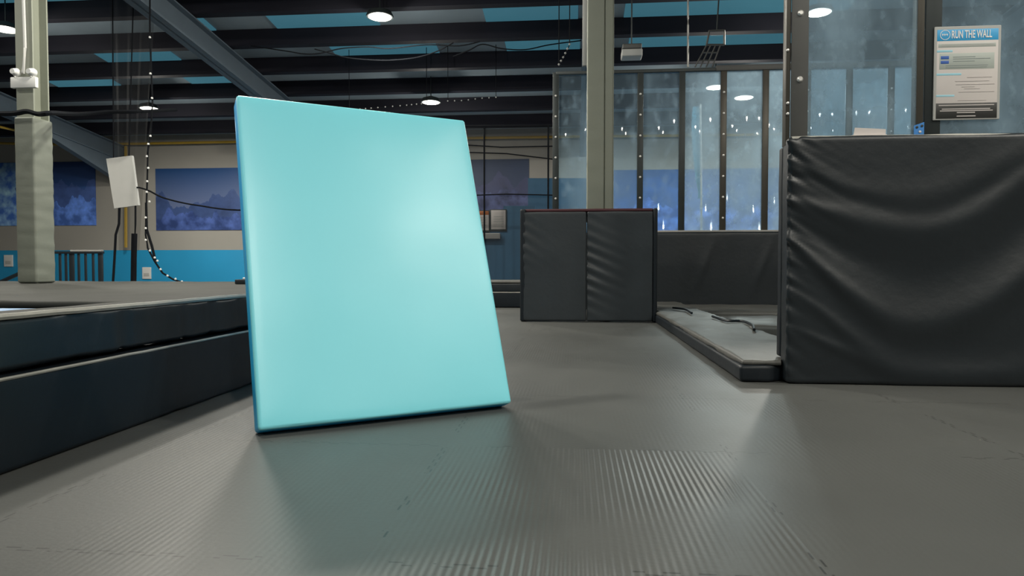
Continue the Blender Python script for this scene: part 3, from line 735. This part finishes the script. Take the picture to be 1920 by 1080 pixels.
# ------------------------------------------------------------------ back wall murals etc.
def wallbox(name, x0, y0, x1, y1, m, label, cat, Y=YW, th=.03):
    a = PY(x0, y1, Y); b = PY(x1, y0, Y)
    o = MB().rbox(a.x, b.x, Y - th - .005, Y - .005, a.z, b.z, .004, rs=1).make(name, m)
    return tag(o, label, cat)
wallbox('wall_mural', -260, 303, 179, 425, 'mural_a', 'blue icy cave mural on the rear wall behind the left column', 'mural')
wallbox('wall_mural', 294, 312, 640, 432, 'mural_b', 'snowy forest mural on the rear wall left of the cyan slab', 'mural')
wallbox('wall_mural', 700, 298, 992, 396, 'mural_c', 'dark violet peaks mural right of the cyan slab', 'mural')
wallbox('wall_mural', 1150, 310, 1900, 450, 'mural_d', 'broad blue mural seen through the rear acrylic screen', 'mural')
for (x, y, lab) in ((17, 489, 'white wall socket on the blue band at the far left'), (276, 512, 'white wall socket on the blue band beside the bulb string')):
    a = PY(x - 8, y + 11, YW - .02); b = PY(x + 8, y - 11, YW - .02)
    t = thing('wall_socket', lab, 'socket', ((a.x + b.x) / 2, YW - .03, a.z))
    MB().rbox(a.x, b.x, YW - .06, YW - .021, a.z, b.z, .01).make('plate', 'white', t)
    MB().rbox(a.x + .06, b.x - .06, YW - .068, YW - .055, a.z + .09, a.z + .2, .004).make('switch', 'offwhite', t)
# yellow pipes
yq = YW - .25
cable('gas_pipe', [PY(-20, 268, yq), PY(110, 271, yq), PY(280, 269, yq), PY(450, 266, yq), PY(940, 258, yq), PY(1480, 252, yq)], .045, 'long yellow gas pipe along the top of the rear wall', 'pipe', m='yellow')
cable('gas_pipe', [PY(0, 238, yq - 4), PY(100, 262, yq - 2), PY(205, 300, yq)], .035, 'yellow pipe sloping down beside the left cream column', 'pipe', m='yellow')
cable('gas_pipe', [PY(236, 274, yq), PY(236, 464, yq)], .05, 'upright yellow pipe dropping behind the hanging white board', 'pipe', m='yellow')

# railing
yr = 15.5
t = thing('railing', 'black metal railing right of the left cream column', 'railing', (PY(150, 530, yr).x, yr, PY(150, 530, yr).z - .3))
def rp(px, py): return PY(px, py, yr)
def vbar(px, wpx, name, top=472):
    a = rp(px - wpx / 2, 545); b = rp(px + wpx / 2, top)
    MB().rbox(a.x, b.x, yr - .012, yr + .012, -.9, b.z, .004, rs=1).make(name, 'rail_black', t)
for px, w in ((113, 3), (124, 3), (148, 3), (161, 3), (175, 3)): vbar(px, w, 'baluster', 474)
for px, w in ((135, 8), (189, 8)): vbar(px, w, 'post', 473)
a = rp(104, 475); b = rp(194, 471)
MB().rbox(a.x, b.x, yr - .04, yr + .04, a.z - .01, b.z, .01).make('top_rail', 'rail_black', t)
a = rp(134, 472); b = rp(192, 469.5)
MB().rbox(a.x, b.x, yr - .05, yr + .05, a.z, b.z + .01, .01).make('rail_cap', 'rail', t)['label'] = 'pale cap with the caught light put into its colour'  # pale material paints the light on top of the rail
cable('handrail', [PY(-30, 541, yr), PY(0, 529, yr), PY(36, 513, yr)], .045, 'black sloping stair handrail at the far left edge', 'handrail', m='rail_black')

# hanging white board with net cords
yb = 12.2
q = [PY(201, 298, yb), PY(249, 292, yb), PY(261, 385, yb), PY(216, 391, yb)]
t = thing('hanging_board', 'tilted white board hanging beside the bulb string', 'board', (q[0].x, yb, q[3].z))
vs = [p + Vector((0, -.03, 0)) for p in q] + [p + Vector((0, .03, 0)) for p in q]
MB().add(vs, [(0, 1, 2, 3), (7, 6, 5, 4), (0, 4, 5, 1), (1, 5, 6, 2), (2, 6, 7, 3), (3, 7, 4, 0)]).make('panel', 'offwhite', t, smooth=False)
MB().tube([q[0].lerp(q[1], .25), PY(211, 0, yb), PY(209, -90, yb)], .012, 6).make('hanging_cord', 'black', t)
MB().tube([q[0].lerp(q[1], .85), PY(250, 0, yb), PY(250, -90, yb)], .012, 6).make('hanging_cord', 'black', t)
yn = 12.4
# gathered net
def net_sheet(name, pts_top, pts_bot, Y, m, label, fold=.05):
    n = 40; k = 10; vs = []; fs = []
    for i in range(n + 1):
        s = i / n
        for j in range(k + 1):
            r = j / k
            px = (pts_top[0] + (pts_top[1] - pts_top[0]) * s) * (1 - r) + (pts_bot[0] + (pts_bot[1] - pts_bot[0]) * s) * r
            py = pts_top[2] * (1 - r) + pts_bot[2] * r
            p = PY(px, py, Y); p.y += fold * math.sin(s * 22 + r); vs.append(p)
    for i in range(n):
        for j in range(k): fs.append((i * (k + 1) + j, (i + 1) * (k + 1) + j, (i + 1) * (k + 1) + j + 1, i * (k + 1) + j + 1))
    return tag(MB().add(vs, fs).make(name, m), label, 'net')
net_sheet('safety_net', (205, 292, -5), (222, 262, 470), yn + .3, 'net_light', 'thin dark gathered net hanging behind the white board', .02)
def part_line(px, r, name, t, Y=yn, m='black'):
    return MB().tube([PY(x, y, Y) for x, y in px], r, 6).make(name, m, t)
part_line([(224, 388), (223, 420), (217, 440), (215, 480), (210, 560), (209, 640)], .022, 'lower_cord', t, yb)
part_line([(254, 385), (254, 420), (253, 445)], .018, 'lower_cord', t, yb)
part_line([(252, 438), (251, 480), (250, 560), (250, 640)], .055, 'gathered_bundle', t, yb)
# bulb string
ystr = 11.6
pts = [(281, -60), (281, 60), (284, 140), (286, 190), (283, 240), (277, 285), (276, 340), (274, 400), (273, 440), (277, 465), (290, 490), (305, 512), (325, 524), (350, 532)]
t = thing('bulb_string', 'string of small white bulbs hanging and curving left of the cyan slab', 'string lights', PY(340, 530, ystr))
P3 = [PY(x, y, ystr) for x, y in pts]
MB().tube(P3, .016, 6).make('cord', 'black', t)
MB().tube([PY(274, 380, ystr + .1), PY(275, 430, ystr + .1), PY(285, 462, ystr + .1), PY(292, 492, ystr + .1)], .022, 6).make('cord', 'black', t)
for x, y in ((281, 70), (282, 138), (285, 184), (282, 255), (278, 270), (275, 293), (278, 315), (276, 340), (275, 360), (280, 378), (273, 408), (273, 428), (273, 450), (281, 470), (290, 483), (295, 489), (301, 505), (314, 517), (329, 523), (341, 528)):
    c = PY(x, y, ystr - .03)
    MB().lathe([(0, -.02), (.016, -.014), (.02, 0), (.014, .016), (0, .02)], c, 'z', 8).make('bulb', 'white', t)
# ceiling cables
yc = 14.0
for (pl, lab) in (([(470, 86), (538, 96), (570, 101), (600, 100), (640, 91), (690, 88), (730, 91), (800, 84), (860, 86), (900, 78)], 'thin black cable looping across the roof above the cyan slab'),
                  ([(590, 92), (620, 100), (650, 108), (690, 112), (730, 113), (780, 108), (820, 96), (850, 80)], 'second black cable sagging under the brightest lamp'),
                  ([(850, 106), (880, 94), (905, 83), (940, 91), (985, 93), (1030, 84), (1090, 76)], 'long black cable sagging left of the middle cream column')):
    cable('roof_cable', [PY(x, y, yc) for x, y in pl], .012, lab)
def rope_light(name, l, Y, label, nb):
    t = thing(name, label, 'string lights', PY(l[0][0], l[0][1], Y))
    P = [PY(x, y, Y) for x, y in l]
    MB().tube([Vector((P[0].x, Y, zr(Y, 6.86)))] + P + [Vector((P[-1].x, Y, zr(Y, 6.86)))], .008, 6).make('cord', 'black', t)
    for i in range(nb):
        s = i / (nb - 1) * (len(P) - 1); k = min(int(s), len(P) - 2); c = P[k].lerp(P[k + 1], s - k) - Vector((0, .03, 0))
        MB().lathe([(0, -.02), (.02, 0), (0, .02)], c, 'z', 6).make('bulb', 'offwhite', t)
rope_light('bulb_string', [(655, 207), (700, 203), (760, 198), (800, 194)], 16, 'faint string of bulbs running left of the lamp over the slab', 14)
rope_light('bulb_string', [(840, 190), (870, 189), (900, 185), (930, 183)], 16, 'faint string of bulbs running right of the lamp over the slab', 8)
rope_light('bulb_string', [(1068, 84), (1058, 105), (1048, 122)], 11, 'short slanting string of bulbs left of the middle column', 6)
# dark net on poles between the slab and the rear screen
yv = 12.6
t = thing('pole_net', 'dark safety net on thin poles between the cyan slab and the rear screen', 'net', (PY(950, 400, yv).x, yv, GF))
A_, B_ = PY(690, 300, yv), PY(1041, 300, yv)
zt_ = PY(1000, 236, yv).z
MB().add([(A_.x, yv + .03, 0), (B_.x, yv + .03, 0), (B_.x, yv + .03, zt_), (A_.x, yv + .03, zt_)], [(0, 1, 2, 3)]).make('mesh', 'net', t)
for px in (690, 908, 1028):
    x = PY(px, 300, yv).x; MB().tube([(x, yv, GF), (x, yv, zt_)], .016, 6).make('pole', 'black', t)
for l in ([(690, 237), (1041, 235)], [(690, 270), (880, 272), (940, 276), (1041, 274)], [(690, 284), (890, 286), (950, 288), (1041, 299)], [(690, 368), (893, 366), (950, 364), (1041, 366)]):
    MB().tube([PY(x, y, yv) for x, y in l], .012, 6).make('net_cable', 'black', t)
cable('tie_rope', [PY(251, 352, yb), PY(262, 352, yb), PY(280, 358, yb), PY(310, 372, yb), PY(370, 385, yb), PY(470, 394, yb), PY(690, 380, yv)], .016, 'thin dark rope running from the white board across the forest mural', 'rope')

# blue partitions and notices
yk = 13.2
def pwall(pxl, Y, m, label):
    poly = [(PY(x, y, Y).x, PY(x, y, Y).z) for x, y in pxl]
    return tag(MB().prism_y(poly, Y, Y + .12).make('blue_partition', m, smooth=False), label, 'partition')
pwall([(780, 620), (780, 398), (944, 398), (944, 386), (1003, 386), (1003, 620)], yk, 'bluewall', 'blue partition carrying the two notices beside the padded box')
pwall([(990, 620), (990, 334), (1030, 334), (1030, 334), (1125, 334), (1125, 620)], yk + .5, 'bluewall', 'taller blue partition behind the padded box and middle column')
def notice(x0, y0, x1, y1, label, head):
    a = PY(x0, y1, yk - .02); b = PY(x1, y0, yk - .02)
    t = thing('notice', label, 'notice', ((a.x + b.x) / 2, yk - .02, a.z))
    MB().rbox(a.x - .02, b.x + .02, yk - .03, yk - .002, a.z - .04, b.z + .015, .005, rs=1).make('backing', 'frame', t)
    MB().rbox(a.x, b.x, yk - .034, yk - .028, a.z, b.z, .001, rs=1).make('sheet', 'paper', t)
    if head: MB().rbox(a.x, b.x, yk - .038, yk - .033, b.z - .07, b.z, .001, rs=1).make('header_band', 'print_orange', t)
    h = b.z - a.z
    for k in range(5):
        z = b.z - h * (.32 + .13 * k)
        MB().rbox(a.x + .04, b.x - .04, yk - .037, yk - .033, z - .008, z, .0005, rs=1).make('text_line', 'print_grey', t)
notice(893, 396, 916.5, 432, 'notice sheet with an orange header beside the slab edge', True)
notice(921, 394, 948, 430, 'plain white notice sheet on the blue partition', False)
a = PY(895, 448, yk - .1); b = PY(937, 437, yk - .1)
tag(MB().rbox(a.x, b.x, yk - .12, yk - .002, a.z, b.z, .01).make('leaflet_tray', 'offwhite'), 'grey leaflet tray mounted under the two notices', 'tray')

# behind the rear screen
t = thing('feather_banner', 'pale blue upright feather banner behind the rear acrylic screen', 'banner', PY(1305, 372, 14))
n = 14; vs = []; fs = []
for i in range(n + 1):
    s = i / n; y = 200 + 172 * s; w = 16 * math.sin(math.pi * min(1, .12 + s * .88) ** .6) ** .6 if s < 1 else 5
    w = max(4, w); xr = 1313 + 1.0 * s
    for Yd in (0, .03):
        vs += [PY(xr - w, y, 14) + Vector((0, Yd, 0)), PY(xr, y, 14) + Vector((0, Yd, 0))]
for i in range(n):
    a = i * 4; fs += [(a, a + 1, a + 5, a + 4), (a + 2, a + 6, a + 7, a + 3), (a, a + 4, a + 6, a + 2), (a + 1, a + 3, a + 7, a + 5)]
fs += [(0, 2, 3, 1), (n * 4, n * 4 + 1, n * 4 + 3, n * 4 + 2)]
MB().add(vs, fs).make('cloth', 'banner', t)
MB().tube([PY(1313, 196, 14) , PY(1315, 380, 14), PY(1315, 640, 14)], .02).make('pole', 'white', t)
a = PY(1166, 105, 12); b = PY(1205, 80, 12)
t = thing('ceiling_unit', 'grey box unit hung under the roof right of the middle column', 'ceiling unit', ((a.x + b.x) / 2, 12, a.z))
MB().rbox(a.x, b.x, 12, 12.3, a.z, a.z + .12, .02).make('lower_case', 'offwhite', t)
MB().rbox(a.x + .01, b.x - .01, 12.01, 12.29, a.z + .125, b.z, .02).make('upper_case', 'strip', t)
MB().tube([((a.x + b.x) / 2, 12.15, b.z - .02), ((a.x + b.x) / 2, 12.15, zr(12.15, 6.5))], .012).make('hanger', 'frame', t)
# lattice bracket
yl = 11.0
t = thing('lattice_bracket', 'grey open lattice frame hung above the rear acrylic screen', 'bracket', PY(1330, 125, yl))
fr = [(1330, 58), (1358, 57), (1358, 84), (1325, 84)]
def seg(a, b, dy=0, r=.012): return MB().tube([PY(*a, yl + dy), PY(*b, yl + dy)], r, 6)
for dy in (0, .3):
    for i in range(4): seg(fr[i], fr[(i + 1) % 4], dy, .016).make('head_bar', 'strip', t)
for p in fr: MB().tube([PY(*p, yl), PY(*p, yl + .3)], .016, 6).make('head_bar', 'strip', t)
for dx in (0, 8, 17, 26): seg((1325 + dx, 84), (1303 + dx * 1.25, 126)).make('leg_bar', 'strip', t)
for s in (.35, .7): seg((1325 - 22 * s, 84 + 42 * s), (1351 - 14 * s, 84 + 42 * s)).make('cross_bar', 'strip', t)
seg((1344, 57), (1350, -40), .15).make('hanger', 'frame', t)
cable('net_line', [PY(1290, -12, 11), PY(1290, 60, 11), PY(1290, 126, 10.8)], .014, 'thin pale cord above the rear acrylic screen', 'cord', m='rail')

for o in bpy.data.objects:
    if '_o' in o: del o['_o']
